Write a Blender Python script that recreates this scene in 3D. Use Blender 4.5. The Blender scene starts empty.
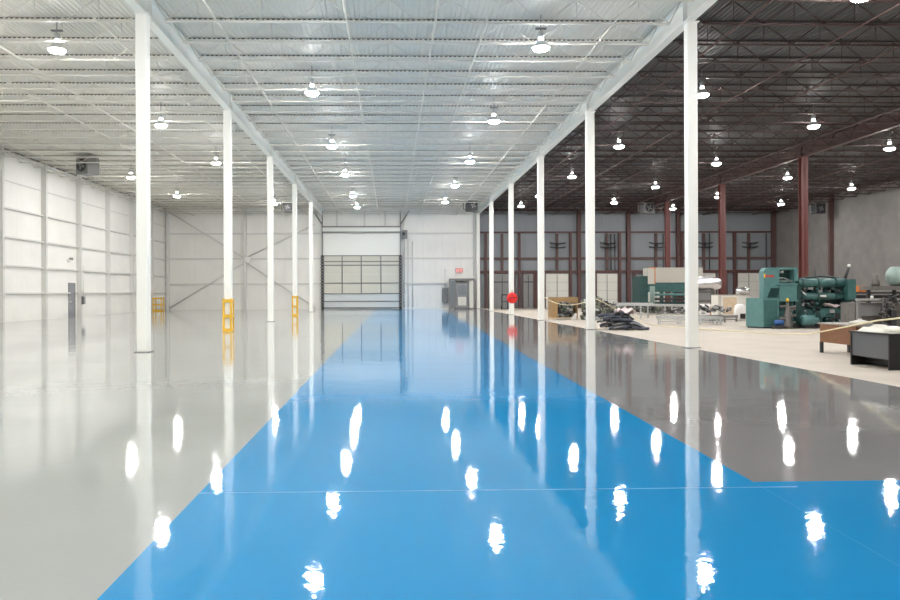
import bpy, math, random
from mathutils import Vector, Matrix
random.seed(7)
S = 10.5            # column spacing along the hall (m)
F = 73.5 * S        # focal length in pixels of a 900 px wide frame
CAMZ = 1.55
PSI = math.radians(1.5); ROLL = 0.004
CX = 392 + F * math.tan(PSI); CY = 292.4
sc = bpy.context.scene
COL = sc.collection
# ------------------------------------------------------------------ camera
_r = Vector((math.cos(PSI), -math.sin(PSI), 0)); _u = Vector((0, 0, 1)); _f = Vector((math.sin(PSI), math.cos(PSI), 0))
RT = _r * math.cos(ROLL) - _u * math.sin(ROLL); UP = _u * math.cos(ROLL) + _r * math.sin(ROLL)
cam = bpy.data.objects.new('camera', bpy.data.cameras.new('camera')); COL.objects.link(cam)
m = Matrix.Identity(4)
for i in range(3):
    m[i][0] = RT[i]; m[i][1] = UP[i]; m[i][2] = -_f[i]
m[2][3] = CAMZ
cam.matrix_world = m
cam.data.sensor_width = 36; cam.data.lens = 36 * F / 900
cam.data.shift_x = (450 - CX) / 900; cam.data.shift_y = (CY - 300) / 900
cam.data.clip_end = 300
sc.camera = cam
def ray(u, v): return _f + RT * ((u - CX) / F) + UP * ((CY - v) / F)
def at(u, v, Y):
    d = ray(u, v); k = Y / d.y; return Vector((d.x * k, Y, CAMZ + d.z * k))
def fl(u, v, z=0):
    d = ray(u, v); k = (z - CAMZ) / d.z; return Vector((d.x * k, d.y * k, z))
# ------------------------------------------------------------------ materials
M = {}
def mat(name, col, rough=.5, metal=0, noise=0, nscale=8, bump=0, bscale=40, coat=0, spec=.5, trans=0, var=None):
    ma = bpy.data.materials.new(name); ma.use_nodes = True
    nt = ma.node_tree; b = nt.nodes['Principled BSDF']
    b.inputs['Base Color'].default_value = (*col, 1); b.inputs['Roughness'].default_value = rough
    b.inputs['Metallic'].default_value = metal; b.inputs['Specular IOR Level'].default_value = spec
    b.inputs['Coat Weight'].default_value = coat; b.inputs['Coat Roughness'].default_value = .05
    b.inputs['Transmission Weight'].default_value = trans
    tc = nt.nodes.new('ShaderNodeTexCoord')
    if noise:
        n = nt.nodes.new('ShaderNodeTexNoise'); n.inputs['Scale'].default_value = nscale; n.inputs['Detail'].default_value = 5
        nt.links.new(tc.outputs['Object'], n.inputs['Vector'])
        r = nt.nodes.new('ShaderNodeMapRange'); r.inputs['To Min'].default_value = 1 - noise; r.inputs['To Max'].default_value = 1 + noise
        r.inputs['From Min'].default_value = .3; r.inputs['From Max'].default_value = .7
        nt.links.new(n.outputs['Fac'], r.inputs['Value'])
        mx = nt.nodes.new('ShaderNodeVectorMath'); mx.operation = 'SCALE'; mx.inputs[0].default_value = col
        nt.links.new(r.outputs['Result'], mx.inputs['Scale']); nt.links.new(mx.outputs[0], b.inputs['Base Color'])
    if bump:
        n = nt.nodes.new('ShaderNodeTexNoise'); n.inputs['Scale'].default_value = bscale; n.inputs['Detail'].default_value = 3
        nt.links.new(tc.outputs['Object'], n.inputs['Vector'])
        bp = nt.nodes.new('ShaderNodeBump'); bp.inputs['Strength'].default_value = 1; bp.inputs['Distance'].default_value = bump
        nt.links.new(n.outputs['Fac'], bp.inputs['Height']); nt.links.new(bp.outputs['Normal'], b.inputs['Normal'])
    M[name] = ma; return ma
def emat(name, col, s):
    ma = bpy.data.materials.new(name); ma.use_nodes = True; nt = ma.node_tree
    b = nt.nodes['Principled BSDF']; b.inputs['Base Color'].default_value = (.8, .8, .8, 1)
    b.inputs['Emission Color'].default_value = (*col, 1); b.inputs['Emission Strength'].default_value = s
    M[name] = ma; return ma
def ribbed(name, col, axis, pitch, depth, noise=.03, rough=.5):
    """sheet-metal panel with straight ribs as relief"""
    ma = mat(name, col, rough, noise=noise, nscale=.6)
    nt = ma.node_tree; b = nt.nodes['Principled BSDF']
    tc = nt.nodes.new('ShaderNodeTexCoord'); sp = nt.nodes.new('ShaderNodeSeparateXYZ'); nt.links.new(tc.outputs['Object'], sp.inputs[0])
    mm = nt.nodes.new('ShaderNodeMath'); mm.operation = 'PINGPONG'; mm.inputs[1].default_value = pitch / 2
    nt.links.new(sp.outputs[axis], mm.inputs[0])
    g = nt.nodes.new('ShaderNodeMath'); g.operation = 'LESS_THAN'; g.inputs[1].default_value = pitch * .06
    nt.links.new(mm.outputs[0], g.inputs[0])
    bp = nt.nodes.new('ShaderNodeBump'); bp.inputs['Distance'].default_value = depth; bp.invert = True
    nt.links.new(g.outputs[0], bp.inputs['Height']); nt.links.new(bp.outputs['Normal'], b.inputs['Normal'])
    return ma
def epoxy(name, col, rough, noise=.03, bump=.0017, ior=1.5):
    ma = mat(name, col, rough, noise=noise, nscale=.35)
    nt = ma.node_tree; b = nt.nodes['Principled BSDF']; b.inputs['IOR'].default_value = ior
    tc = nt.nodes['Texture Coordinate']
    n1 = nt.nodes.new('ShaderNodeTexNoise'); n1.inputs['Scale'].default_value = 13; n1.inputs['Detail'].default_value = 2
    n2 = nt.nodes.new('ShaderNodeTexNoise'); n2.inputs['Scale'].default_value = .9; n2.inputs['Detail'].default_value = 2
    for n in (n1, n2): nt.links.new(tc.outputs['Object'], n.inputs['Vector'])
    b1 = nt.nodes.new('ShaderNodeBump'); b1.inputs['Distance'].default_value = bump * .45
    b2 = nt.nodes.new('ShaderNodeBump'); b2.inputs['Distance'].default_value = bump * 2
    nt.links.new(n1.outputs['Fac'], b1.inputs['Height']); nt.links.new(n2.outputs['Fac'], b2.inputs['Height'])
    nt.links.new(b1.outputs['Normal'], b2.inputs['Normal']); nt.links.new(b2.outputs['Normal'], b.inputs['Normal'])
    # trowel marks: slightly varying gloss
    n3 = nt.nodes.new('ShaderNodeTexNoise'); n3.inputs['Scale'].default_value = .5; n3.inputs['Detail'].default_value = 4
    nt.links.new(tc.outputs['Object'], n3.inputs['Vector'])
    r = nt.nodes.new('ShaderNodeMapRange'); r.inputs['From Min'].default_value = .35; r.inputs['From Max'].default_value = .7
    r.inputs['To Min'].default_value = rough * .7; r.inputs['To Max'].default_value = rough * 1.5
    nt.links.new(n3.outputs['Fac'], r.inputs['Value']); nt.links.new(r.outputs['Result'], b.inputs['Roughness'])
    return ma
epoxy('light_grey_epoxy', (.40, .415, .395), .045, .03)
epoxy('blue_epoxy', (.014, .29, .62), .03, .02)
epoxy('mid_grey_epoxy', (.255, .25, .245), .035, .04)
mat('bare_concrete', (.47, .42, .36), .75, noise=.07, nscale=.8, bump=.002, bscale=6, spec=.25)
mat('joint', (.12, .42, .66), .3)
mat('joint_grey', (.44, .45, .43), .3)
mat('joint_blue', (.06, .36, .64), .1)
ribbed('white_liner', (.84, .82, .785), 1, .6, .012)
ribbed('white_liner_x', (.85, .83, .79), 0, .6, .012)
ribbed('grey_liner_x', (.25, .27, .29), 0, .3, .02)
mat('blockwork', (.20, .188, .18), .9, noise=.1, nscale=1.2, bump=.01, bscale=3)
mat('white_paint', (.84, .83, .79), .45)
mat('white_girt', (.68, .665, .64), .5)
mat('column_white', (.86, .85, .80), .4)
mat('deck_white', (.71, .68, .62), .55)
mat('gap_shade_grey', (.10, .10, .09), .6)  # painted shade of the rib openings between deck and white joists
mat('deck_dark', (.058, .054, .052), .6, noise=.1, nscale=2)
mat('joist_red', (.05, .028, .026), .6)
mat('column_red', (.13, .038, .032), .55)
mat('red_steel', (.088, .037, .033), .55, noise=.1, nscale=2)
mat('brown_steel', (.10, .055, .05), .6)
mat('dark_steel', (.035, .035, .038), .5)
mat('mid_steel', (.22, .22, .22), .45, metal=.3)
mat('galvanised', (.55, .56, .56), .35, metal=.7, noise=.1, nscale=12)
mat('foil', (.85, .85, .88), .22, metal=1, bump=.03, bscale=9)
mat('aluminium', (.8, .8, .8), .3, metal=.8)
mat('door_beige', (.66, .64, .56), .5)
mat('door_white', (.90, .89, .84), .45)
mat('door_pale', (.62, .66, .67), .4)
mat('door_grey', (.25, .25, .27), .4)
mat('dock_white', (.70, .69, .63), .5)
mat('yellow', (.75, .45, .03), .45)
mat('sign_red', (.75, .02, .02), .4)
mat('sign_dark_red', (.42, .01, .015), .4)
mat('exit_pink', (.80, .35, .33), .5)
mat('green_paint', (.045, .125, .12), .4, noise=.15, nscale=5)
mat('green_light', (.09, .21, .205), .4, noise=.1, nscale=5)
mat('green_deep', (.018, .06, .055), .45, noise=.2, nscale=5)
mat('cream_panel', (.50, .48, .42), .5)
mat('cardboard', (.33, .21, .10), .85, noise=.1, nscale=6)
mat('pallet_wood', (.60, .47, .33), .8, noise=.12, nscale=8)
mat('desk_brown', (.20, .085, .035), .5, noise=.12, nscale=10)
mat('desk_top', (.30, .27, .24), .4)
mat('desk_grey', (.10, .103, .11), .45)
mat('black', (.012, .012, .013), .45)
mat('orange', (.55, .18, .04), .5)
mat('blue_motor', (.03, .10, .30), .45)
mat('grey_cast', (.13, .12, .11), .5, noise=.2, nscale=8)
mat('white_plastic', (.78, .76, .74), .4)
mat('pinkish_cloth', (.75, .62, .62), .8)
mat('blue_black_rubber', (.05, .06, .085), .4, noise=.3, nscale=5)
mat('olive_scrap', (.16, .17, .12), .6, noise=.3, nscale=9)
mat('rope', (.75, .66, .42), .8)
mat('clear_plastic', (.62, .60, .52), .35, noise=.05, nscale=6)
mat('glass_dark', (.02, .05, .05), .1)
mat('blue_glass', (.20, .22, .24), .2)
mat('tank_green', (.25, .33, .30), .4)
emat('lamp_glow', (1.0, .985, .965), 385)
emat('lamp_rim', (.75, .72, 1.0), 3)
emat('exit_glow', (.85, .08, .08), .5)
# ------------------------------------------------------------------ mesh helper
class MB:
    def __init__(s): s.v = []; s.f = []; s.mi = []; s.mats = []; s.cur = 0; s.sm = []
    def use(s, name):
        if name not in s.mats: s.mats.append(name)
        s.cur = s.mats.index(name); return s
    def face(s, idx, smooth=False): s.f.append(idx); s.mi.append(s.cur); s.sm.append(smooth)
    def poly(s, pts):
        n = len(s.v); s.v += [tuple(p) for p in pts]; s.face(list(range(n, n + len(pts)))); return s
    def box(s, x0, x1, y0, y1, z0, z1, rot=None, org=None, bev=0):
        if x0 > x1: x0, x1 = x1, x0
        if y0 > y1: y0, y1 = y1, y0
        if z0 > z1: z0, z1 = z1, z0
        if bev and min(x1-x0, y1-y0) > 2.2*bev:
            prof = [(x0+bev, y0), (x1-bev, y0), (x1, y0+bev), (x1, y1-bev), (x1-bev, y1), (x0+bev, y1), (x0, y1-bev), (x0, y0+bev)]
            return s.prism(prof, z0, z1, 'z', rot, org)
        pts = [Vector((x, y, z)) for z in (z0, z1) for x, y in ((x0, y0), (x1, y0), (x1, y1), (x0, y1))]
        if rot is not None:
            o = Vector(org) if org is not None else Vector(((x0+x1)/2, (y0+y1)/2, (z0+z1)/2))
            pts = [rot @ (p - o) + o for p in pts]
        n = len(s.v); s.v += [tuple(p) for p in pts]
        for q in ((3,2,1,0), (4,5,6,7), (0,1,5,4), (1,2,6,5), (2,3,7,6), (3,0,4,7)): s.face([n+i for i in q])
        return s
    def prism(s, prof, a, b, axis='z', rot=None, org=None):
        def mk(p, t):
            return Vector((p[0], p[1], t)) if axis == 'z' else Vector((t, p[0], p[1])) if axis == 'x' else Vector((p[0], t, p[1]))
        k = len(prof); pts = [mk(p, a) for p in prof] + [mk(p, b) for p in prof]
        if rot is not None:
            o = Vector(org) if org is not None else Vector((0, 0, 0)); pts = [rot @ (p - o) + o for p in pts]
        n = len(s.v); s.v += [tuple(p) for p in pts]
        fl_ = axis == 'y'
        def F_(q): s.face(q[::-1] if fl_ else q)
        F_([n+i for i in range(k)][::-1]); F_([n+k+i for i in range(k)])
        for i in range(k):
            j = (i+1) % k; F_([n+i, n+j, n+k+j, n+k+i])
        return s
    def tube(s, p, q, r, seg=8, r2=None):
        p = Vector(p); q = Vector(q); r2 = r if r2 is None else r2
        d = (q - p).normalized(); a = d.orthogonal().normalized(); b = d.cross(a)
        n = len(s.v)
        for c, rr in ((p, r), (q, r2)):
            for i in range(seg):
                t = 2*math.pi*i/seg; s.v.append(tuple(c + a*math.cos(t)*rr + b*math.sin(t)*rr))
        s.face([n+i for i in range(seg)][::-1]); s.face([n+seg+i for i in range(seg)])
        for i in range(seg):
            j = (i+1) % seg; s.face([n+i, n+j, n+seg+j, n+seg+i], True)
        return s
    def path(s, pts, r, seg=6):
        pts = [Vector(p) for p in pts]; n0 = len(s.v)
        for k, c in enumerate(pts):
            d = (pts[min(k+1, len(pts)-1)] - pts[max(k-1, 0)]).normalized()
            a = d.cross(Vector((0, 0, 1)));
            if a.length < .1: a = Vector((1, 0, 0))
            a.normalize(); b = a.cross(d)
            for i in range(seg):
                t = 2*math.pi*i/seg; s.v.append(tuple(c + a*math.cos(t)*r + b*math.sin(t)*r))
        for k in range(len(pts)-1):
            for i in range(seg):
                j = (i+1) % seg; o = n0 + k*seg; s.face([o+i, o+j, o+seg+j, o+seg+i], True)
        s.face([n0+i for i in range(seg)][::-1]); e = n0 + (len(pts)-1)*seg; s.face([e+i for i in range(seg)])
        return s
    def lathe(s, prof, org=(0,0,0), axis='z', seg=20):
        """prof: list of (radius, height)"""
        n = len(s.v); ox, oy, oz = org; k = len(prof)
        for i in range(seg):
            t = 2*math.pi*i/seg; c, sn = math.cos(t), math.sin(t)
            for r, h in prof:
                s.v.append((ox+r*c, oy+r*sn, oz+h) if axis == 'z' else (ox+h, oy+r*c, oz+r*sn) if axis == 'x' else (ox+r*sn, oy+h, oz+r*c))
        for i in range(seg):
            j = (i+1) % seg
            for a in range(k-1): s.face([n+i*k+a, n+j*k+a, n+j*k+a+1, n+i*k+a+1], True)
        if prof[0][0] > 1e-4: s.face([n+i*k for i in range(seg)][::-1])
        if prof[-1][0] > 1e-4: s.face([n+i*k+k-1 for i in range(seg)])
        return s
    def build(s, name, material=None, parent=None, kind=None):
        me = bpy.data.meshes.new(name); me.from_pydata(s.v, [], s.f)
        names = s.mats or [material]
        if material and not s.mats: names = [material]
        for nme in names: me.materials.append(M[nme])
        for p, i, sm_ in zip(me.polygons, s.mi, s.sm):
            if s.mats: p.material_index = i
            p.use_smooth = sm_
        me.update()
        o = bpy.data.objects.new(name, me); COL.objects.link(o)
        if parent: o.parent = parent
        if kind: o['kind'] = kind
        return o
def tag(o, label, cat, group=None):
    o['label'] = label; o['category'] = cat
    if group: o['group'] = group
    return o
def thing(name, label, cat, loc=(0,0,0), rz=0, group=None):
    o = bpy.data.objects.new(name, None); COL.objects.link(o); o.location = loc; o.rotation_euler = (0, 0, rz)
    return tag(o, label, cat, group)
def copy_tree(o, parent=None):
    c = o.copy(); COL.objects.link(c)
    if parent: c.parent = parent
    for ch in list(o.children): copy_tree(ch, c)
    return c
def rotz(a): return Matrix.Rotation(a, 3, 'Z')
# ------------------------------------------------------------------ hall dimensions
XL, XA, XB, XC, XR = -21.33, -6.57, 8.15, 22.7, 36.9
Y0, YE = -16.0, 7 * S            # behind the camera / far wall
ZB = CAMZ + 542/73.5             # beam underside
ZD = CAMZ + 594/73.5             # deck underside
ZJ = CAMZ + 540/73.5             # joist bottom chord
# floor: one slab, four finishes
f = MB(); BX = -1.5
def bx2(y): return 2.93 + (y - 6.2) * .027
f.use('light_grey_epoxy').poly([(XL, Y0, 0), (BX, Y0, 0), (BX, YE, 0), (XL, YE, 0)])
f.use('blue_epoxy').poly([(BX, Y0, 0), (XB, Y0, 0), (XB, 6.2, 0), (bx2(6.2), 6.2, 0), (bx2(YE), YE, 0), (BX, YE, 0)])
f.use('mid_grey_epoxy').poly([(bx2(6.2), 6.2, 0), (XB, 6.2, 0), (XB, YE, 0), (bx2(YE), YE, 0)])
f.use('bare_concrete').poly([(XB, Y0, 0), (XR, Y0, 0), (XR, YE, 0), (XB, YE, 0)])
f.box(XL, XR, Y0, YE, -.3, -.01)
floor = f.build('floor', None, None, 'structure')
j = MB(); j.box(BX, 3.2, 6.02, 6.028, 0, .0008); j.build('control_joint', 'joint', floor)
j = MB(); j.box(BX, 4.2, 16.5, 16.515, 0, .0008); j.build('control_joint', 'joint_blue', floor)
j = MB(); j.poly([(2.92, 6.2, .0008), (2.926, 6.2, .0008), (2.773, 2.5, .0008), (2.768, 2.5, .0008)]); j.build('control_joint', 'joint_blue', floor)
for x in (-9.5, -14.5):
    j = MB(); j.box(x, x+.015, 5, YE, 0, .0008); j.build('control_joint', 'joint_grey', floor)
for y in (17.5, 28.0):
    j = MB(); j.box(XL, BX, y, y+.015, 0, .0008); j.build('control_joint', 'joint_grey', floor)
# ceiling: corrugated deck, ribs run along the hall
def deck(x0, x1, material):
    d = MB(); n = int((x1-x0)/.1524); p = (x1-x0)/n; prof = []
    for i in range(n):
        x = x0 + i*p
        prof += [(x, ZD), (x+p*.60, ZD), (x+p*.68, ZD+.02), (x+p*.92, ZD+.02)]
    prof.append((x1, ZD))
    for (xa, za), (xb, zb) in zip(prof[:-1], prof[1:]):
        d.poly([(xa, Y0, za), (xa, YE, za), (xb, YE, zb), (xb, Y0, zb)])
    d.box(x0, x1, Y0, YE, ZD+.07, ZD+.2)
    return d.build('ceiling', material, None, 'structure')
deck(XL, XB, 'deck_white'); deck(XB, XR, 'deck_dark')
# walls
T = .25
wl = MB().box(XL-T, XL, Y0, YE, 0, ZD+.2).build('wall_left', 'white_liner', None, 'structure')
wb = MB().box(XL-T, XB, YE, YE+T, 0, ZD+.2).build('wall_back', 'white_liner_x', None, 'structure')
wd = MB().box(XB, XR+T, YE, YE+T, 0, ZD+.2).build('wall_back', 'grey_liner_x', None, 'structure')
wr = MB().box(XR, XR+T, Y0, YE, 0, ZD+.2).build('wall_right', 'blockwork', None, 'structure')
MB().box(XL-T, XR+T, Y0-T, Y0, 0, ZD+.2).build('wall_front', 'white_liner_x', None, 'structure')
# left wall: posts each half bay and girts
for k in range(-2, 14):
    y = k*S/2
    if y < Y0+1: continue
    y += .4
    MB().box(XL, XL+.30, y-.10, y+.10, 0, ZD-.05).build('wall_post', 'white_girt', wl)
MB().box(XL, XL+.12, Y0, YE, 9.5, 9.56).build('top_angle', 'mid_steel', wl)
for z in (1.6, 3.13, 4.7, 6.3, 9.35):
    for ya, yb in (((Y0, 51.4), (52.5, YE)) if z == 1.6 else ((Y0, YE),)):
        MB().box(XL, XL+.18, ya, yb, z-.045, z+.045).build('girt', 'white_girt', wl)
MB().box(XL, XL+.04, Y0, YE, 7.8, 7.86).build('panel_seam_trim', 'white_girt', wl)
# far white wall
PX = lambda u: (u-392)/10.5
for x in (XL+.2, PX(246.5), PX(475)):
    MB().box(x-.13, x+.13, YE-.3, YE, 0, ZD-.05).build('wall_post', 'white_girt', wb)
DL, DR = PX(323), PX(400.5)
for z in (2.41, 4.79, 7.17):
    MB().box(XL, DL-.2, YE-.2, YE, z-.07, z+.07).build('girt', 'white_girt', wb)
    MB().box(DR+.3, PX(473), YE-.2, YE, z-.07, z+.07).build('girt', 'white_girt', wb)
MB().box(XL, XB-.2, YE-.45, YE, 9.33, 9.50).build('eave_trim', 'white_paint', wb)
xm = PX(246.5)
for (a, b) in (((XL+.4, 9.2), (xm-.1, 4.9)), ((XL+.4, .15), (xm-.1, 4.4)), ((xm+.15, 4.9), (DL-.7, 8.0)), ((xm+.15, 4.4), (DL-.7, .15))):
    MB().tube((a[0], YE-.36, a[1]), (b[0], YE-.36, b[1]), .065, 6).build('cross_brace', 'white_girt', wb)
MB().lathe([(.22, -.04), (.3, -.04), (.3, .04), (.22, .04)], (xm+.28, YE-.4, 4.68), 'y', 16).build('gusset_ring', 'white_paint', wb)
# white conduits right of the big door
for x, z1 in ((PX(404), 7), (PX(408), 6.6), (PX(412.5), 6.4)):
    MB().tube((x, YE-.1, .1), (x, YE-.1, z1), .05, 6).build('conduit', 'white_girt', wb)
# --- overhead door (door_1)
d1 = bpy.data.objects.new('door_1', None); COL.objects.link(d1); d1['kind'] = 'structure'; d1.location = (0, YE, 0)
zt = 7.17
def dp(name, material, *boxes):
    mb = MB()
    for b_ in boxes: mb.box(*b_)
    return mb.build(name, material, d1)
zs = [0, 1.42, 3.3, 5.05, zt]
cols_ = ['door_pale', 'door_beige', 'door_beige', 'door_white']
for i in range(4):
    dp('door_section', cols_[i], (DL, DR, -.16, -.08, zs[i]+.01, zs[i+1]-.01))
for z in (.12, .72, 1.45, 2.45, 4.15, 4.5, 5.05):
    dp('door_strut', 'mid_steel', (DL, DR, -.24, -.16, z-.045, z+.045))
for u in (342.5, 361.5, 381):
    dp('door_stile', 'mid_steel', (PX(u)-.05, PX(u)+.05, -.22, -.16, 1.45, 5.0))
for sx in (DL, DR):
    dp('door_track', 'dark_steel', (sx-.13, sx+.13, -.32, -.1, 0, 5.1))
    tp = MB()
    for k in range(16): tp.box(sx-.2, sx+.2, -.36, -.32, .3+k*.3, .37+k*.3)
    tp.build('track_bracket', 'mid_steel', d1)
    dp('jamb', 'mid_steel', (sx-.05, sx+.05, -.3, -.1, 5.1, 9.3))
dp('header_rail', 'mid_steel', (DL, DR, -.5, -.38, 7.72, 7.84))
dp('header_rail', 'mid_steel', (DL, DR, -.5, -.38, 7.22, 7.32))
dp('header_panel', 'door_white', (DL, DR, -.3, -.06, 7.32, 7.72))
for u in (337.5, 365, 385.5): dp('header_post', 'white_girt', (PX(u)-.09, PX(u)+.09, -.3, -.1, 7.85, 9.3))
for s_, x in ((-1, DL), (1, DR)):
    MB().tube((x, -.35, 8.0), (x+s_*.85, -.35, 9.3), .06, 6).build('knee_brace', 'mid_steel', d1)
t = thing('door_operator', 'dark grey door operator box beside the top of the overhead door', 'door opener', (PX(405), YE-.35, 6.65))
MB().box(-.22, .22, -.2, .2, 0, .8, bev=.04).build('housing', 'mid_steel', t)
MB().tube((-.12, -.26, .45), (-.12, -.2, .45), .16, 14).build('sprocket', 'dark_steel', t)
MB().tube((-.05, -.25, -5.2), (-.05, -.25, .4), .02, 5).build('pull_chain', 'mid_steel', t)
MB().box(-.3, .3, .18, .25, .05, .75).build('mounting_plate', 'white_girt', t)
# --- person door on left wall (door_2)
d2 = bpy.data.objects.new('door_2', None); COL.objects.link(d2); d2['kind'] = 'structure'; d2.location = (XL, 51.9, 0)
MB().box(.01, .05, -.44, .44, 0, 2.2).build('door_leaf', 'door_grey', d2)
MB().box(.01, .08, -.5, -.44, 0, 2.28).box(.01, .08, .44, .5, 0, 2.28).box(.01, .08, -.44, .44, 2.2, 2.28).build('door_frame', 'door_grey', d2)
h = MB().tube((.05, -.36, 1.02), (.12, -.36, 1.02), .03).tube((.12, -.36, 1.02), (.12, -.22, 1.02), .02); h.build('door_handle', 'aluminium', d2)
t = thing('emergency_light', 'small white wall light above the grey door on the left wall', 'light', (XL, 51.5, 3.6))
MB().box(.0, .03, -.15, .15, .02, .2).build('mount_plate', 'white_plastic', t)
MB().box(0, .12, -.2, .2, 0, .22).build('housing', 'white_plastic', t)
for s_ in (-1, 1): MB().lathe([(.05, 0), (.09, .08), (.09, .1)], (.12, s_*.14, .26), 'x', 12).build('lamp_head', 'mid_steel', t)
t = thing('alarm_box', 'small grey box on the left wall post beside the grey door', 'electrical box', (XL+.3, 53.0, .85))
MB().box(.0, .012, -.17, .17, -.03, .53).build('mount_plate', 'mid_steel', t)
MB().box(0, .14, -.15, .15, 0, .5).build('enclosure', 'mid_steel', t)
MB().box(.14, .16, -.13, .13, .03, .47).build('cover', 'door_grey', t)
MB().tube((.07, 0, .5), (.07, 0, 2.6), .02, 6).build('conduit', 'white_girt', t)
# --- exit sign, vestibule, cabinet
def glyphs(mb, text, x, z, w, hgt, y):
    G = {'E': [(0,0,.22,1),(0,0,1,.18),(0,.41,.85,.59),(0,.82,1,1)], 'I': [(.39,0,.61,1)], 'T': [(.39,0,.61,1),(0,.82,1,1)]}
    for c in text:
        if c == 'X':
            for a, b in (((0, 0), (1, 1)), ((0, 1), (1, 0))):
                mb.prism([(x+(a[0])*w*.8, z+a[1]*hgt), (x+(a[0]+.22)*w*.8, z+a[1]*hgt), (x+b[0]*w*.8+.22*w*.8-.0, z+b[1]*hgt), (x+b[0]*w*.8, z+b[1]*hgt)] , y-.01, y, 'y')
        else:
            for a0, b0, a1, b1 in G[c]: mb.box(x+a0*w, x+a1*w, y-.01, y, z+b0*hgt, z+b1*hgt)
        x += w*1.35
    return mb
t = thing('exit_sign', 'small pale red exit sign on the far white wall above the grey vestibule', 'sign', (PX(459.5), YE-.02, 3.42))
MB().box(-.34, .34, -.12, 0, 0, .42).build('housing', 'exit_pink', t)
glyphs(MB(), 'EXIT', -.27, .08, .1, .26, -.125).build('lettering', 'exit_glow', t)
t = thing('entrance_vestibule', 'grey steel framed entrance vestibule with glazed door at the far wall', 'vestibule', (PX(461), YE-1.2, 0))
vx = lambda u: PX(u)-PX(461)
for u in (449, 454.5, 467.5, 473):
    MB().box(vx(u)-.07, vx(u)+.07, 0, .14, 0, 2.78).build('post', 'mid_steel', t)
MB().box(vx(448.3), vx(473.6), -.02, .16, 2.66, 2.84).build('top_rail', 'mid_steel', t)
MB().box(vx(449), vx(473), .1, 1.15, 2.74, 2.80).build('roof_panel', 'mid_steel', t)
MB().box(vx(449.7), vx(453.8), .05, .08, .1, 2.6).build('side_panel', 'blue_glass', t)
MB().box(vx(468.2), vx(472.4), .05, .08, .1, 2.6).build('side_panel', 'dock_white', t)
dd = MB().box(vx(455.5), vx(466.5), .05, .11, .05, 2.3).build('door', 'door_grey', t)
MB().box(vx(457), vx(465), .02, .05, 1.25, 2.15).build('glass', 'blue_glass', dd)
MB().box(vx(457), vx(465), .02, .05, .3, 1.1).build('panel', 'dock_white', dd)
MB().box(vx(455), vx(467), .02, .12, 2.32, 2.42).build('door_header', 'mid_steel', t)
t = thing('electrical_cabinet', 'dark grey electrical cabinet on the far white wall left of the vestibule', 'cabinet', (PX(445), YE-.02, .55))
MB().box(-.28, .28, 0, .02, .1, 1.3).build('mount_plate', 'mid_steel', t)
MB().box(-.25, .25, -.3, 0, 0, 1.42, bev=.02).build('enclosure', 'mid_steel', t)
dd = MB().box(-.23, .23, -.33, -.3, .03, 1.39).build('door', 'mid_steel', t)
MB().box(.14, .18, -.36, -.33, .6, .8).build('handle', 'dark_steel', dd)
MB().tube((0, -.12, 1.42), (0, -.12, 3.2), .03, 6).build('conduit', 'white_girt', t)
# ------------------------------------------------------------------ dark bay far wall
QX = lambda u: (u-392)/10.5
MB().box(XB+.2, XR, YE-.25, YE, 7.17, 7.31).build('girt', 'red_steel', wd)
MB().box(XB+.2, XR, YE-.25, YE, 4.62, 4.84).build('girt', 'brown_steel', wd)
MB().box(XB+.2, XR, YE-.3, YE, 3.32, 3.58).build('girt', 'red_steel', wd)
MB().box(XB+.2, XR, YE-.12, YE, 9.3, 9.5).build('eave_trim', 'brown_steel', wd)
for u in (486, 519.5, 571, 587, 620.8, 635.5, 645, 684, 728.5, 737.5, 766):
    low = u in (587, 635.5, 645, 728.5, 766)
    MB().box(QX(u)-.11, QX(u)+.11, YE-.35, YE-.05, 0, 3.4 if low else 7.2).build('wall_post', 'red_steel' if u != 728.5 else 'brown_steel', wd)
for u in (536, 541):
    MB().box(QX(u)-.16, QX(u)+.16, YE-.35, YE-.05, 0, 3.4).build('wall_post', 'red_steel', wd)
for u in (579.5, 629.5, 680, 777):
    MB().box(QX(u)-.17, QX(u)+.17, YE-.45, YE-.05, 0, 9.4).build('wall_post', 'brown_steel' if u > 700 else 'red_steel', wd)
for u in (612, 616, 665, 712, 770):
    MB().tube((QX(u), YE-.2, 3.6), (QX(u), YE-.2, 7.1), .05, 6).build('conduit', 'dark_steel', wd)
MB().box(QX(489), QX(516), YE-.1, YE, .2, 3.2).build('grey_liner_panel', 'mid_steel', wd)
ndoor = 3
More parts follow.
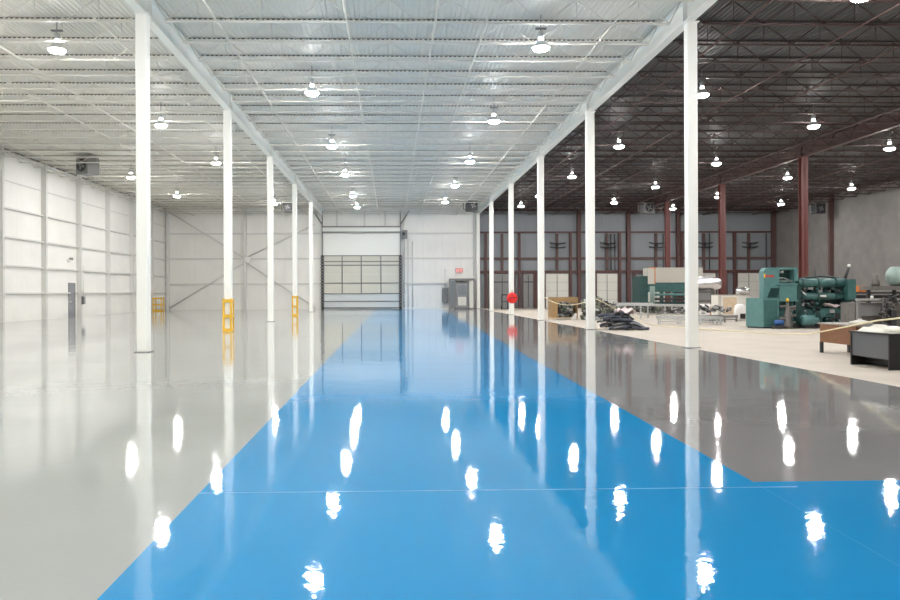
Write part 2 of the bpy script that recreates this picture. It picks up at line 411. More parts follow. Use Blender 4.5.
for (ua, ub, wht) in ((489.5, 515, 0), (523, 534, 0), (545.5, 569.5, 1), (597, 619, 1), (648, 667, 1), (694, 718.5, 1), (740, 764, 1)):
    dn = bpy.data.objects.new('door_%d' % ndoor, None); COL.objects.link(dn); dn['kind'] = 'structure'; ndoor += 1
    xa, xb = QX(ua), QX(ub); xc = (xa+xb)/2; dn.location = (xc, YE, 0)
    w = (xb-xa)/2; mt = 'dock_white' if wht else 'mid_steel'
    for k in range(4): MB().box(-w, w, -.2, -.12, k*.82+.01, k*.82+.81).build('door_section', mt, dn)
    if not wht: MB().box(-w, w, -.24, -.2, 2.45, 2.55).build('door_strut', 'dark_steel', dn)
    MB().box(-.03, .03, -.23, -.2, .1, 3.2).build('door_stile', 'mid_steel' if wht else 'dark_steel', dn)
    for s_ in (-1, 1): MB().box(s_*w-.05, s_*w+.05, -.28, -.12, 0, 3.3).build('door_track', 'brown_steel', dn)
    if ub-ua > 15:
        MB().box(-.11, .11, -.3, -.1, 3.6, 7.1).build('centre_post', 'brown_steel', dn)
        if ua > 540:
            for z in (6.15, 5.75):
                MB().path([(-.75, -.5, z+.06), (-.5, -.62, z), (0, -.7, z-.05), (.5, -.62, z), (.75, -.5, z+.06)], .06, 6).build('spring_bar', 'black', dn)
            MB().box(-.05, .05, -.62, -.3, 5.7, 6.2).build('bracket', 'dark_steel', dn)
# right wall posts
for y in (6.06*S, 5*S, 4*S, 3*S):
    if y < 5.5*S: continue
    MB().box(XR-.35, XR, y-.15, y+.15, 0, ZD-.05).build('wall_post', 'brown_steel', wr)
MB().box(XR-.3, XR, YE-.3, YE, 0, ZD-.05).build('wall_post', 'brown_steel', wr)
# ------------------------------------------------------------------ columns
ordw = ['nearest', 'second nearest', 'third nearest', 'fourth nearest', 'fifth nearest', 'sixth nearest', 'farthest']
def column(x, y, w, material, label, group, red=False):
    t = thing('steel_column', label, 'column', (x, y, 0), 0, group)
    h = w/2
    if red:
        MB().box(-h, h, -h, -h+.03, .02, ZB-.02).box(-h, h, h-.03, h, .02, ZB-.02).box(-.02, .02, -h, h, .02, ZB-.02).build('shaft', material, t)
    else:
        MB().box(-h, h, -h, h, .02, ZB-.02, bev=.025).build('shaft', material, t)
    MB().box(-h-.05, h+.05, -h-.05, h+.05, 0, .02).build('base_plate', 'mid_steel' if not red else 'brown_steel', t)
    MB().box(-h-.04, h+.04, -h-.04, h+.04, ZB-.02, ZB).build('cap_plate', material, t)
    return t
lab_l = {1: 'white steel column at the left, just outside the frame', 2: 'widest, nearest white column of the left row, standing on pale grey floor',
         3: 'white column of the left row with a big yellow guard at its foot', 4: 'bare white column between the two yellow-guarded columns of the left row',
         5: 'slim distant white column with the small yellow guard', 6: 'farthest thin white column of the left row beside the overhead door'}
lab_r = {1: 'white steel column at the right, just outside the frame', 2: 'tallest, nearest white column of the right row at the concrete edge',
         3: 'second nearest white column of the right row, beside the dark heap', 4: 'white column of the right row left of the brown crate',
         5: 'white column of the right row carrying the round red sign', 6: 'thin white column of the right row beyond the red sign', 6.93: 'white corner column of the right row against the far wall'}
for d, l in lab_l.items(): column(XA-(.07 if d == 3 else 0), d*S - (.4 if d == 2 else 0), .30, 'column_white', l, 'white columns of the left row')
for d, l in lab_r.items(): column(XB+(.08 if d == 2 else 0), d*S, .28 if d == 2 else .32, 'column_white', l, 'white columns of the right row')
lab_d = {3: 'dark red steel column at the right, outside the frame', 4: 'thick red steel column rising behind the green moulding machine',
         5: 'red steel column beside the foil wrapped drum', 6: 'distant red steel column behind the cream and green machine'}
for d, l in lab_d.items(): column(XC, d*S, .36, 'column_red', l, 'red steel columns of the unpainted bay', True)
# ------------------------------------------------------------------ beams
def beam(x, material, label, w=.26):
    t = thing('roof_beam', label, 'beam', (x, 0, 0))
    zt_ = ZD-.09
    MB().box(-w/2, w/2, Y0, YE, ZB, ZB+.025).build('bottom_flange', material, t)
    MB().box(-w/2, w/2, Y0, YE, zt_-.025, zt_).build('top_flange', material, t)
    MB().box(-.012, .012, Y0, YE, ZB+.025, zt_-.025).build('web', material, t)
    for k in range(1, 7):
        for s_ in (-1, 1): MB().box(s_*.02, s_*w/2, k*S-.01, k*S+.01, ZB+.03, zt_-.03).build('stiffener', material, t)
beam(XA, 'column_white', 'white steel roof beam along the left row of white columns')
beam(XB, 'column_white', 'white steel roof beam between the white ceiling and the dark ceiling')
beam(XC, 'brown_steel', 'dark steel roof beam along the red columns')
# ------------------------------------------------------------------ joists
def weld(mb):
    """merge coinciding corners so that neighbouring blocks form one connected strip"""
    seen = {}; mp = []; nv = []
    for p in mb.v:
        k = tuple(round(c, 4) for c in p)
        if k not in seen: seen[k] = len(nv); nv.append(p)
        mp.append(seen[k])
    mb.v = nv; mb.f = [[mp[i] for i in q] for q in mb.f]; return mb
def joist(x0, x1, material, label, group):
    L = x1-x0; t = thing('roof_joist', label, 'joist', (x0, 0, 0), 0, group)
    b0, b1 = .45, L-.45
    MB().box(.05, L-.05, -.05, .05, ZD-.055, ZD-.002).build('top_chord', material, t)
    MB().box(b0, b1, -.04, .04, ZJ, ZJ+.05).build('bottom_chord', material, t)
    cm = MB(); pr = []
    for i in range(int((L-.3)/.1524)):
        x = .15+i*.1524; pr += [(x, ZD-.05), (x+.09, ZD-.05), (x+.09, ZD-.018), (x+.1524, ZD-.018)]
    xs_ = [p_[0] for p_ in pr]; top = ZD-.012; n_ = len(cm.v)      # castellated strip, one piece; dark colour stands for the unlit deck rib openings
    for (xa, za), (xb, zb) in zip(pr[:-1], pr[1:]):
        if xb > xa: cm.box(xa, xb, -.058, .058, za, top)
    cm = weld(cm); cm.build('gap_shade_strip', 'gap_shade_grey' if material == 'deck_white' else 'dark_steel', t)
    n = 8; p = (b1-b0)/n; w = MB(); rw = .013 if material == 'deck_white' else .02
    for i in range(n):
        xa = b0+i*p
        w.tube((xa, 0, ZJ+.05), (xa+p/2, 0, ZD-.055), rw, 5); w.tube((xa+p/2, 0, ZD-.055), (xa+p, 0, ZJ+.05), rw, 5)
        w.tube((xa+p/2, 0, ZD-.055), (xa+p/2, 0, ZJ+.05), .014, 4)
    w.tube((.12, 0, ZD-.055), (b0, 0, ZJ+.05), .02, 5); w.tube((L-.12, 0, ZD-.055), (b1, 0, ZJ+.05), .02, 5)
    w.build('web', material, t)
    return t
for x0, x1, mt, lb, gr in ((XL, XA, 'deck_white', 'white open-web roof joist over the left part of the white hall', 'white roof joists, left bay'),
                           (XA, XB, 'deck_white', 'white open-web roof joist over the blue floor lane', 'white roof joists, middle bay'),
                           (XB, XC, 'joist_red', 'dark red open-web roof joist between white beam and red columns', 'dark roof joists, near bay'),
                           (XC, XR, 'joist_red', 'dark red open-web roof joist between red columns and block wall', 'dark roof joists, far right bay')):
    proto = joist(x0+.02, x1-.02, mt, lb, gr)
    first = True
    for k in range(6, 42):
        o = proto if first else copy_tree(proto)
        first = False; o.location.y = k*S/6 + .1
def bridging(x, z, mt, label, group):
    t = MB().tube((x, 1.5*S, z), (x, YE-.3, z), .028, 5).build('bridging_rod', mt); tag(t, label, 'bracing rod', group)
for x in (-18.6, -13.3, -11.6, -7.9, -4.7, 2.6, 6.1): bridging(x, ZJ-.0, 'deck_white', 'white bridging rod running lengthwise under the white roof joists', 'white bridging rods')
for x in (-1.2, 1.2): bridging(x, ZJ-.02, 'deck_white', 'white bridging rod running lengthwise under the white roof joists', 'white bridging rods')
for x in (9.6, 13, 15.3, 20.4, 27.6, 29.8, 34.6): bridging(x, ZJ-.02, 'brown_steel', 'dark bridging rod running lengthwise under the dark roof joists', 'dark bridging rods')
# ------------------------------------------------------------------ high-bay lamps
def lamp_proto():
    t = thing('high_bay_lamp', 'x', 'ceiling lamp', (0, 0, 0), 0, 'high-bay lamps')
    MB().lathe([(.001, .52), (.07, .52), (.085, .5), (.085, .335), (.001, .335)], (0,0,0), 'z', 14).build('ballast_housing', 'galvanised', t)
    MB().lathe([(.07, .27), (.11, .25), (.20, .12), (.25, .03), (.245, .03), (.19, .12), (.10, .24), (.07, .265)], (0,0,0), 'z', 20).build('reflector', 'aluminium', t)
    MB().lathe([(.001, -.06), (.12, -.05), (.18, -.03), (.235, .03), (.001, .03)], (0,0,0), 'z', 20).build('lens', 'lamp_glow', t)
    MB().lathe([(.001, .28), (.055, .28), (.055, .325), (.001, .325)], seg=14).build('vent_glow', 'lamp_glow', t)
    MB().tube((0, 0, .52), (0, 0, ZD-8.605), .015, 6).build('hanging_rod', 'mid_steel', t)
    MB().box(-.16, .16, -.05, .05, .58, .62).build('hook_bracket', 'mid_steel', t)
    return t
LP = lamp_proto(); used = False
rows = [   # lamps in each row from the nearest, as seen in the photograph
 ([(541,50.5),(494,123),(470,163),(455,187),(445,203)], 'above the right side of the blue lane', [(4.4,12)]),
 ([(312,95),(332,148),(345,176),(353,197),(357,208)], 'above the left edge of the blue lane', [(-2.8,17.5),(-2.8,8)]),
 ([(57,52.5),(161,127),(216,164.5),(274,204.5)], 'left of the left white columns', [(-9.6,12)]),
 ([(131,178.5),(177,197)], 'close to the left white wall', [(-15.8,27),(-15.8,17)]),
 ([(861,0),(702,97),(619,148),(572,178),(539,197),(521,207)], 'right of the right white columns', [(11.2,9)]),
 ([(813.5,128),(716.5,165),(655.5,188),(614,203.5)], 'left of the red columns', [(18.2,24),(18.2,14.5)]),
 ([(889.5,150),(787.5,179),(718,198),(673,209.5)], 'right of the red columns', [(24.7,28),(24.7,19)]),
 ([(851.5,189.5),(781,205)], 'close to the grey block wall', [(32.2,44),(32.2,34.5),(32.2,25)]),
]
for ds, where, extra in rows:
    for i, (u, v) in enumerate(ds):
        o = LP if not used else copy_tree(LP); used = True
        p = fl(u, v, 8.59); o.location = (p.x, p.y, 8.625)
        if len(ds) == 2: w_ = ('nearer', 'farther')[i]
        else: w_ = ordw[i] if i < len(ds)-1 else 'farthest'
        o['label'] = 'lit high-bay lamp, %s of the row %s' % (w_, where)
    for x, y in extra:
        o = copy_tree(LP); o.location = (x, y, 8.625); o['label'] = 'lit high-bay lamp outside the frame'; o['group'] = 'high-bay lamps outside the frame'
for x, y in ((-14, -6), (-5, -7), (3, -7), (12, -6), (24, -5), (-17, 7), (-8.5, 3)):
    o = copy_tree(LP); o.location = (x, y, 8.625); o['label'] = 'lit high-bay lamp outside the frame'; o['group'] = 'high-bay lamps outside the frame'
# ------------------------------------------------------------------ unit heaters
def heater(u, v, Y, mt, label, rz=0, s=1.0):
    p = at(u, v, Y); hs = .5*s
    t = thing('unit_heater', label, 'heater', (p.x, p.y, p.z-hs), rz)
    MB().box(-hs, hs, -.3, .5, 0, 2*hs, bev=.03).build('housing', mt, t)
    MB().lathe([(.3*s, -.03), (.36*s, -.06), (.36*s, .0), (.3*s, 0)], (0, -.3, hs), 'y', 20).build('fan_ring', 'dark_steel', t)
    g = MB().lathe([(.001, -.02), (.31*s, -.02), (.31*s, 0), (.001, 0)], (0, -.3, hs), 'y', 20); fp = g.build('fan_plate', 'black', t)
    b_ = MB()
    for k in range(4):
        a = k*math.pi/2+.4; b_.box(.05*s, .27*s, -.36, -.35, hs-.07*s, hs+.07*s, Matrix.Rotation(a, 3, 'Y'), (0, -.35, hs))
    b_.build('fan_blade', 'mid_steel', fp)
    MB().box(-hs*.9, hs*.9, .5, .56, .08, 2*hs-.08).build('louvre', 'mid_steel', t)
    for sx in (-.38*s, .38*s):
        MB().tube((sx, .1, 2*hs), (sx, .1, max(2*hs+.1, ZD-(p.z-hs)-.06)), .015, 5).build('hanger_rod', 'mid_steel', t)
    MB().tube((-hs, .1, .2*s), (-hs-.35*s, .1, .2*s), .04, 6).tube((-hs-.35*s, .1, .2*s), (-hs-.35*s, .1, 1.0*s), .04, 6).build('gas_pipe', 'mid_steel', t)
    return t
heater(86, 166, 4.3*S, 'mid_steel', 'grey unit heater hung under the white ceiling near the left wall', -.5)
heater(289, 207.5, 6.1*S, 'dark_steel', 'small dark unit heater hung beside the left white beam', -.3, .8)
heater(472, 206, 6.1*S, 'dark_steel', 'dark unit heater hung left of the right white beam', .2, .85)
heater(647.5, 208, 6.2*S, 'mid_steel', 'grey unit heater hung in the dark bay before the far wall', .2, .95)
heater(819, 209, 6.0*S, 'dark_steel', 'black unit heater hung near the grey block wall', 0, .8)
# ------------------------------------------------------------------ yellow guards
def guard(x, y, label, w=.40, h=1.32, rz=0):
    t = thing('column_guard', label, 'column guard', (x, y, 0), rz, 'yellow column guards'); q = w/2
    a = q-.05
    for sx in (-1, 1):
        for sy in (-1, 1):
            MB().box(sx*a-.042, sx*a+.042, sy*q-.03, sy*q+.03, .02, h).build('post', 'yellow', t)
    for z in (.06, h*.47, h-.08):
        r_ = MB()
        for sy in (-1, 1): r_.box(-a-.03, a+.03, sy*(q+.012)-.025, sy*(q+.012)+.025, z-.06, z+.06)
        for sx in (-1, 1): r_.box(sx*(a+.022)-.015, sx*(a+.022)+.015, -q, q, z-.05, z+.05)
        r_.build('rail', 'yellow', t)
    for sy in (-1, 1): MB().box(-a-.05, a+.05, sy*q-.045, sy*q+.045, .0, .02).build('foot_plate', 'yellow', t)
guard(XA-.07, 3*S, 'large yellow steel guard around the second left white column')
guard(XA, 5*S, 'small distant yellow steel guard around a slim left white column', .40, 1.35)
guard(XL+.85, 6.5*S, 'yellow steel guard by the left wall near the far corner', .8, 1.2)
# round red sign on column
t = thing('round_sign', 'round bright red sign hung on a white column of the right row', 'sign', (XB+.02, 5*S-.18, 1.15))
MB().lathe([(.001, -.03), (.33, -.03), (.37, -.015), (.37, .01), (.001, .01)], (0, 0, 0), 'y', 24).build('disc', 'sign_red', t)
MB().box(-.20, .20, -.045, -.03, -.05, .05).box(-.05, .05, -.045, -.03, .1, .22).build('marking', 'sign_dark_red', t)
MB().tube((0, .0, .3), (0, .0, .55), .02, 5).build('hanging_strap', 'dark_steel', t)
# things near its foot
p = fl(505, 309.6)
t = thing('hand_truck', 'small black hand truck on the concrete beyond the red sign', 'hand truck', (p.x, p.y, 0))
MB().box(-.3, .3, -.35, 0, .06, .1).build('toe_plate', 'black', t)
MB().tube((-.25, .05, .1), (-.25, .25, 1.3), .04, 6).tube((.25, .05, .1), (.25, .25, 1.3), .04, 6).tube((-.25, .25, 1.3), (.25, .25, 1.3), .04, 6).tube((-.25, .15, .7), (.25, .15, .7), .03, 6).build('frame', 'black', t)
for s_ in (-1, 1): MB().lathe([(.001, -.04), (.17, -.04), (.17, .04), (.001, .04)], (s_*.3, .1, .17), 'x', 14).build('wheel', 'black', t)
# ------------------------------------------------------------------ crate with scrap
p = fl(552, 319.5)
cx_, cy_ = p.x, p.y
t = thing('open_crate', 'brown open-fronted crate on the concrete beside a white column', 'crate', (cx_, cy_, 0))
MB().box(0, .32, 0, 1.1, .1, 1.25).build('side_panel', 'cardboard', t)
MB().box(1.42, 1.46, 0, 1.1, .1, 1.25).build('side_panel', 'cardboard', t)
MB().box(.32, 1.42, 1.06, 1.1, .1, 1.25).build('back_panel', 'cardboard', t)
MB().box(0, 1.46, -.02, .02, 1.0, 1.25).build('front_board', 'cardboard', t)
MB().box(0, 1.46, 0, 1.1, .06, .1).box(.0, .12, 0, 1.1, 0, .06).box(1.34, 1.46, 0, 1.1, 0, .06).build('pallet_base', 'pallet_wood', t)
def junk(name, label, cat, loc, dims, n, mats, group=None, seed=1, stuff=True):
    rr = random.Random(seed); mb = MB(); w, dpt, hh = dims
    for k in range(n):
        mb.use(rr.choice(mats)); x = rr.uniform(0, w); y = rr.uniform(0, dpt); z = rr.uniform(.05, hh*(1-.15*abs(2*x/w-1)))
        a = rr.uniform(0, 6.28); L = rr.uniform(.15, .45); dz = rr.uniform(-.15, .15)
        q = Vector((min(max(x+math.cos(a)*L, 0), w), min(max(y+math.sin(a)*L, 0), dpt), max(z+dz, .05)))
        if rr.random() < .6: mb.tube((x, y, z), q, rr.uniform(.02, .05), 6)
        else: mb.box(x-.1, x+.1, y-.1, y+.1, z-.05, z+.05, Matrix.Rotation(a, 3, 'Z') @ Matrix.Rotation(dz*4, 3, 'X'))
    o = mb.build(name); o.location = loc; tag(o, label, cat, group)
    if stuff: o['kind'] = 'stuff'
    return o
junk('scrap_metal', 'tangle of dark and pale scrap metal filling the brown crate', 'scrap', (cx_+.48, cy_+.22, .16), (.78, .66, .8), 230, ['galvanised', 'dark_steel', 'mid_steel', 'olive_scrap', 'galvanised', 'blue_black_rubber', 'green_deep'], seed=3)
junk('scrap_heap', 'grey-green scrap heap standing right of the brown crate', 'scrap', (cx_+1.55, cy_-1.6, 0), (.95, 1.2, 1.3), 240, ['dark_steel', 'olive_scrap', 'olive_scrap', 'grey_cast', 'galvanised'], seed=5)
w_ = MB().prism([(0, 0), (.28, 0), (.34, .34), (.26, .36)], 0, .12, 'y').build('white_bag', 'white_plastic'); w_.location = (cx_+.95, cy_-.5, .0)
tag(w_, 'small white plastic bag on the floor before the crate of scrap', 'bag')
# dark heap by second column
p = fl(598, 330.5); hx, hy = p.x+.12, p.y
hp = MB(); rr = random.Random(11)
for k in range(60):
    hp.use(rr.choice(['blue_black_rubber', 'dark_steel', 'blue_black_rubber', 'mid_steel']))
    t0 = rr.uniform(0, .6); y0 = rr.uniform(0, 1.5); z0 = .05 + rr.random()*.6*(1-abs(t0-.3))
    pts = []
    for i in range(7):
        x = t0*2.1 + i*.12; pts.append((x, y0+math.sin(i*.6+k)*.12, max(.06, z0 + math.sin(i*.5)*.06 - max(0, x-1.3)*.55)))
    hp.path(pts, rr.uniform(.035, .07), 6)
hp = hp.build('hose_heap'); hp.location = (hx, hy, 0); hp['kind'] = 'stuff'
tag(hp, 'low heap of dark blue-black hoses beside the second white column', 'hoses')
c = MB()
for i in range(7):
    for jx in range(5):
        pass
cl = []
nx, ny = 8, 6
for i in range(nx):
    for k in range(ny):
        x = i/(nx-1)*.75; y = k/(ny-1)*.5; cl.append((x, y, .09*math.sin(i*1.3+k*.7)+.05*math.sin(k*2.1)-.35*((x-.37)**2+(y-.25)**2)))
c.v = cl
for i in range(nx-1):
    for k in range(ny-1): c.face([i*ny+k, (i+1)*ny+k, (i+1)*ny+k+1, i*ny+k+1], True)
c = c.build('crumpled_cloth', 'pinkish_cloth'); c.location = (hx+.75, hy+.3, .80); tag(c, 'crumpled pale pink cloth on top of the dark hose heap', 'cloth')
sd = c.modifiers.new('thickness', 'SOLIDIFY'); sd.thickness = .04
# ------------------------------------------------------------------ roller conveyors
def conveyor(name, label, p0, p1, w, h, n_leg, mt='galvanised', group=None, low=False):
    p0 = Vector((*p0, 0)); p1 = Vector((*p1, 0)); d = p1-p0; L = d.length
    t = thing(name, label, 'conveyor', p0, math.atan2(d.y, d.x), group)
    for y in (0, w): MB().box(0, L, y-.03, y+.03, h-.13, h).build('side_rail', mt, t)
    r_ = MB(); n = int(L/.2)
    for i in range(n):
        x = (i+.5)*L/n; r_.tube((x, .03, h-.06), (x, w-.03, h-.06), .035, 8)
    r_.build('roller', 'mid_steel', t)
    for i in range(n_leg):
        x = .1 + (L-.2)*i/(n_leg-1)
        for y in (0, w): MB().box(x-.03, x+.03, y-.03, y+.03, 0, h-.13).build('leg', mt, t)
        MB().box(x-.02, x+.02, 0, w, h*.3, h*.3+.05).build('cross_bar', mt, t)
    MB().box(.1, L-.1, -.02, .02, h*.3, h*.3+.05).build('lower_rail', mt, t)
    return t
a = fl(617, 317.5); b = fl(692, 320)
conveyor('roller_conveyor', 'long pale roller conveyor in front of the cream and green machine', (a.x, a.y), (b.x, b.y), .6, .84, 4)
a = fl(603, 313.2); b = fl(652, 313.5)
conveyor('roller_conveyor', 'grey roller conveyor behind the long pale conveyor by the dark heap', (a.x, a.y), (b.x, b.y), .7, .75, 4)
a = fl(657, 324.5); b = fl(712, 324.5)
conveyor('steel_frame_rack', 'low long steel frame lying beyond the nearest right white column', (a.x, a.y-.2), (b.x+.3, b.y-.5), .9, .38, 4)
a = fl(700, 323.8); b = fl(747, 322)
conveyor('steel_frame_rack', 'low dark steel frame before the cream crate', (a.x+.9, a.y+.8), (b.x-.3, b.y+.4), .8, .34, 3, 'mid_steel')
junk('machine_parts', 'scatter of grey machine parts on the low steel frames', 'machine parts', (fl(660, 321).x, fl(660, 321).y-.9, .38), (3.4, .7, .4), 80, ['grey_cast', 'galvanised', 'mid_steel', 'dark_steel'], seed=8)
q_ = fl(618, 315.8)
junk('machine_parts', 'jumble of olive and dark machine parts on the floor in front of the green press', 'machine parts', (q_.x, q_.y+1.4, 0), (5.2, 1.1, .62), 260, ['grey_cast', 'dark_steel', 'olive_scrap', 'olive_scrap', 'mid_steel', 'black'], seed=18)
q_ = fl(597, 317)
junk('scrap_frames', 'grey frames and scrap behind the second white column and hose heap', 'scrap', (q_.x, q_.y+.6, 0), (1.6, 1.4, .95), 130, ['grey_cast', 'dark_steel', 'olive_scrap', 'galvanised', 'mid_steel'], seed=28)
# ------------------------------------------------------------------ big cream and green machine
Y1 = 5.45*S
a = at(640, 300, Y1); W = at(702, 300, Y1).x - a.x; px = Y1/F
t = thing('press_machine', 'large dark green press with tall cream panels, in front of the far dark wall', 'machine', (a.x, Y1, 0))
def ux(u): return at(u, 300, Y1).x - a.x
def vz(v, u=670): return at(u, v, Y1).z
MB().box(ux(641), ux(703), .2, 2.2, 0, vz(302)).build('bed', 'green_deep', t)
MB().box(ux(640), ux(648.5), .1, 1.8, vz(306), vz(276)).build('end_housing', 'green_deep', t)
MB().box(ux(648.5), ux(703), .1, 1.9, vz(292), vz(282)).build('green_cover', 'green_paint', t)
MB().box(ux(648.2), ux(654.5), 0, 1.2, vz(284), vz(268)).build('cream_panel', 'cream_panel', t)
MB().box(ux(655.5), ux(703), 0, 1.2, vz(282.5), vz(267.5)).build('cream_panel', 'cream_panel', t)
MB().box(ux(654.5), ux(655.5), -.02, 1.2, vz(284), vz(267)).build('panel_trim', 'orange', t)
for v in (294.5, 299): MB().tube((ux(655), .05, vz(v)), (ux(702), .05, vz(v)), .09, 10).build('tie_bar', 'green_light' if v < 296 else 'dark_steel', t)
for u in (651, 653.5): MB().tube((ux(u), 0, vz(304)), (ux(u), 0, vz(286)), .1, 10).build('hydraulic_pipe', 'tank_green', t)
for u in (662, 675, 690): MB().box(ux(u)-.12, ux(u)+.12, 0, .2, .0, vz(292)).build('support_post', 'green_deep', t)
# ------------------------------------------------------------------ foil drum and its machine
Y2 = 4.75*S
def at2(u, v): return at(u, v, Y2)
a = at2(697, 300); t = thing('extruder', 'machine topped by a shiny foil wrapped barrel beside the red column', 'machine', (a.x-.3, Y2, 0))
ox = a.x-.3
def ux(u): return at2(u, 300).x-ox
def vz(v): return at2(710, v).z
MB().lathe([(.001, ux(692)), (.3, ux(692)), (.42, ux(696)), (.46, ux(703)), (.40, ux(712)), (.44, ux(719)), (.34, ux(723)), (.001, ux(723.5))], (0, .5, vz(283.5)), 'x', 20).build('foil_barrel', 'foil', t)
MB().box(ux(696), ux(713), .2, 1.1, 0, vz(290)).build('body', 'grey_cast', t)
MB().box(ux(700), ux(711), .1, .2, vz(300), vz(293)).build('control_panel', 'mid_steel', t)
MB().tube((ux(716), .5, vz(302)), (ux(716), .5, vz(289)), .14, 10).build('support', 'grey_cast', t)
p = fl(714.5, 316.3); t = thing('drum', 'small orange drum with pale lid beside the cream crate', 'drum', (p.x-.42, p.y, 0))
MB().lathe([(.001, 0), (.28, 0), (.29, .3), (.28, .32), (.29, .34), (.28, .62), (.001, .62)], seg=16).build('body', 'orange', t)
MB().lathe([(.30, .62), (.30, .68), (.18, .74), (.001, .75)], seg=16).build('lid', 'dock_white', t)
p = fl(703, 318.5); t = thing('drum', 'pale grey drum standing under the foil wrapped barrel', 'drum', (p.x, p.y-.2, 0))
MB().lathe([(.001, 0), (.3, 0), (.31, .4), (.3, .42), (.31, .44), (.3, .85), (.001, .85)], seg=16).build('body', 'white_plastic', t)
MB().lathe([(.31, .85), (.31, .9), (.001, .9)], seg=16).build('lid', 'mid_steel', t)
# cream crate
p = fl(719, 317.5); Y3 = p.y; sx = Y3/F
t = thing('pallet_box', 'large cream panelled box between foil machine and green control cabinet', 'crate', (p.x, Y3, 0))
W = 33*sx; H = 22*sx
MB().box(0, W, 0, 1.1, .1, H).build('box', 'dock_white', t)
MB().box(.25, W*.55, -.02, 0, .2, H-.1).build('front_label_panel', 'pallet_wood', t)
MB().box(-.03, .12, -.04, .05, .1, H+.02).build('corner_post', 'cream_panel', t)
MB().box(0, W, -.03, 1.12, H, H+.05).build('lid', 'cream_panel', t)
MB().box(0, W, 0, .12, 0, .1).box(0, W, .98, 1.1, 0, .1).build('pallet_runner', 'pallet_wood', t)
bxp, bzp = p.x, H+.05
t = thing('foil_roll', 'crumpled silver foil roll lying on the cream box', 'foil roll', (p.x+20*sx, Y3+.3, bzp+.225))
MB().lathe([(.05, 0), (.2, .03), (.22, .4), (.18, .75), (.05, .8)], (0, 0, 0), 'x', 14).build('roll', 'foil', t)
t = thing('bucket', 'small dark bucket on the cream box', 'bucket', (p.x+27*sx+.25, Y3+.75, bzp))
MB().lathe([(.001, 0), (.12, 0), (.16, .3), (.15, .3)], seg=12).build('body', 'grey_cast', t)
MB().path([(-.15, 0, .3), (-.1, 0, .42), (0, 0, .46), (.1, 0, .42), (.15, 0, .3)], .012, 5).build('handle', 'mid_steel', t)
p = fl(737.5, 320.5); t = thing('canister', 'white rounded canister with a dark square outlet before the cream box', 'canister', (p.x, p.y-.3, .12))
sx = p.y/F
MB().lathe([(.001, 0), (.27, .0), (.3, .1), (.3, .62), (.24, .8), (.1, .88), (.001, .88)], seg=18).build('body', 'white_plastic', t)
MB().box(-.12, .14, -.34, -.27, .12, .38).build('outlet', 'black', t)
t.location.z = 0
# ------------------------------------------------------------------ green moulding machine
p = fl(762, 328.5); YM = p.y; sx = YM/F; ox = p.x
t = thing('moulding_machine', 'long green moulding machine with tall control cabinet on the concrete', 'machine', (ox, YM, 0))
def ux(u): return at(u, 300, YM).x-ox
def vz(v, u=790): return max(at(u, v, YM).z, 0)
# lower cabinet with chamfered left side, tall cabinet
cab = MB().prism([(ux(755), .8), (ux(763), 0), (ux(779), 0), (ux(779), 1.1), (ux(758), 1.1)], .06, vz(298), 'z').build('lower_cabinet', 'green_light', t)
MB().prism([(ux(755)+.05, .8), (ux(763), .05), (ux(779), .05), (ux(779), 1.05), (ux(759), 1.05)], 0, .06, 'z').build('plinth', 'dark_steel', t)
MB().box(ux(764), ux(777), -.02, 0, vz(326), vz(300)).build('cabinet_door', 'green_paint', cab)
tc_ = MB().prism([(ux(765), vz(298)), (ux(780.5), vz(298)), (ux(780.5), vz(268.5)), (ux(767.5), vz(267.5)), (ux(765), vz(271))], .1, .5, 'y').build('control_cabinet', 'green_light', t)
MB().prism([(ux(768.5), vz(297)), (ux(777.5), vz(297)), (ux(780), vz(288)), (ux(772), vz(288))], .02, .1, 'y').build('control_panel', 'glass_dark', tc_)
lg = MB(); x0 = ux(766.5)
for k, w_ in enumerate((.9, .6, .9, .7, .9, .6)):
    lg.box(x0+k*.065, x0+k*.065+.05*w_, .085, .1, vz(277), vz(277)+.07+.03*(k % 2))
lg.build('nameplate_lettering', 'sign_red', tc_)
MB().box(ux(765.1), ux(766.2), .07, .1, vz(277.5), vz(273.5)).build('warning_label', 'yellow', tc_)
# top gantry
MB().box(ux(775), ux(801), .3, 1.0, vz(269.5), vz(267.2)).build('gantry_beam', 'green_light', t)
MB().box(ux(798), ux(802), .3, 1.0, vz(285), vz(269)).build('gantry_post', 'green_light', t)
MB().box(ux(775), ux(798), .7, 1.0, vz(282), vz(270)).build('gantry_back', 'green_deep', t)
MB().tube((ux(779), .4, vz(281)), (ux(797), .4, vz(281.5)), .07, 10).build('hydraulic_pipe', 'tank_green', t)
MB().path([(ux(779), .35, vz(281)), (ux(783), .3, vz(278)), (ux(788), .3, vz(278)), (ux(793), .3, vz(280)), (ux(797), .35, vz(284))], .03, 6).build('hose', 'galvanised', t)
MB().lathe([(.001, -.06), (.09, -.06), (.09, .04), (.001, .04)], (ux(786.5), .4, vz(271.5)), 'z', 12).build('valve', 'galvanised', t)
# central tower
MB().box(ux(780), ux(797.5), .05, 1.0, vz(301), vz(283)).build('tower_housing', 'green_light', t)
MB().box(ux(779), ux(798.5), .0, 1.05, vz(301.5), vz(300)).build('tower_flange', 'green_light', t)
MB().box(ux(779), ux(798.5), .0, 1.05, vz(285), vz(283.6)).build('tower_flange', 'green_light', t)
MB().box(ux(781), ux(799), .4, 1.2, 0.1, vz(301.5)).build('tower_base', 'green_paint', t)
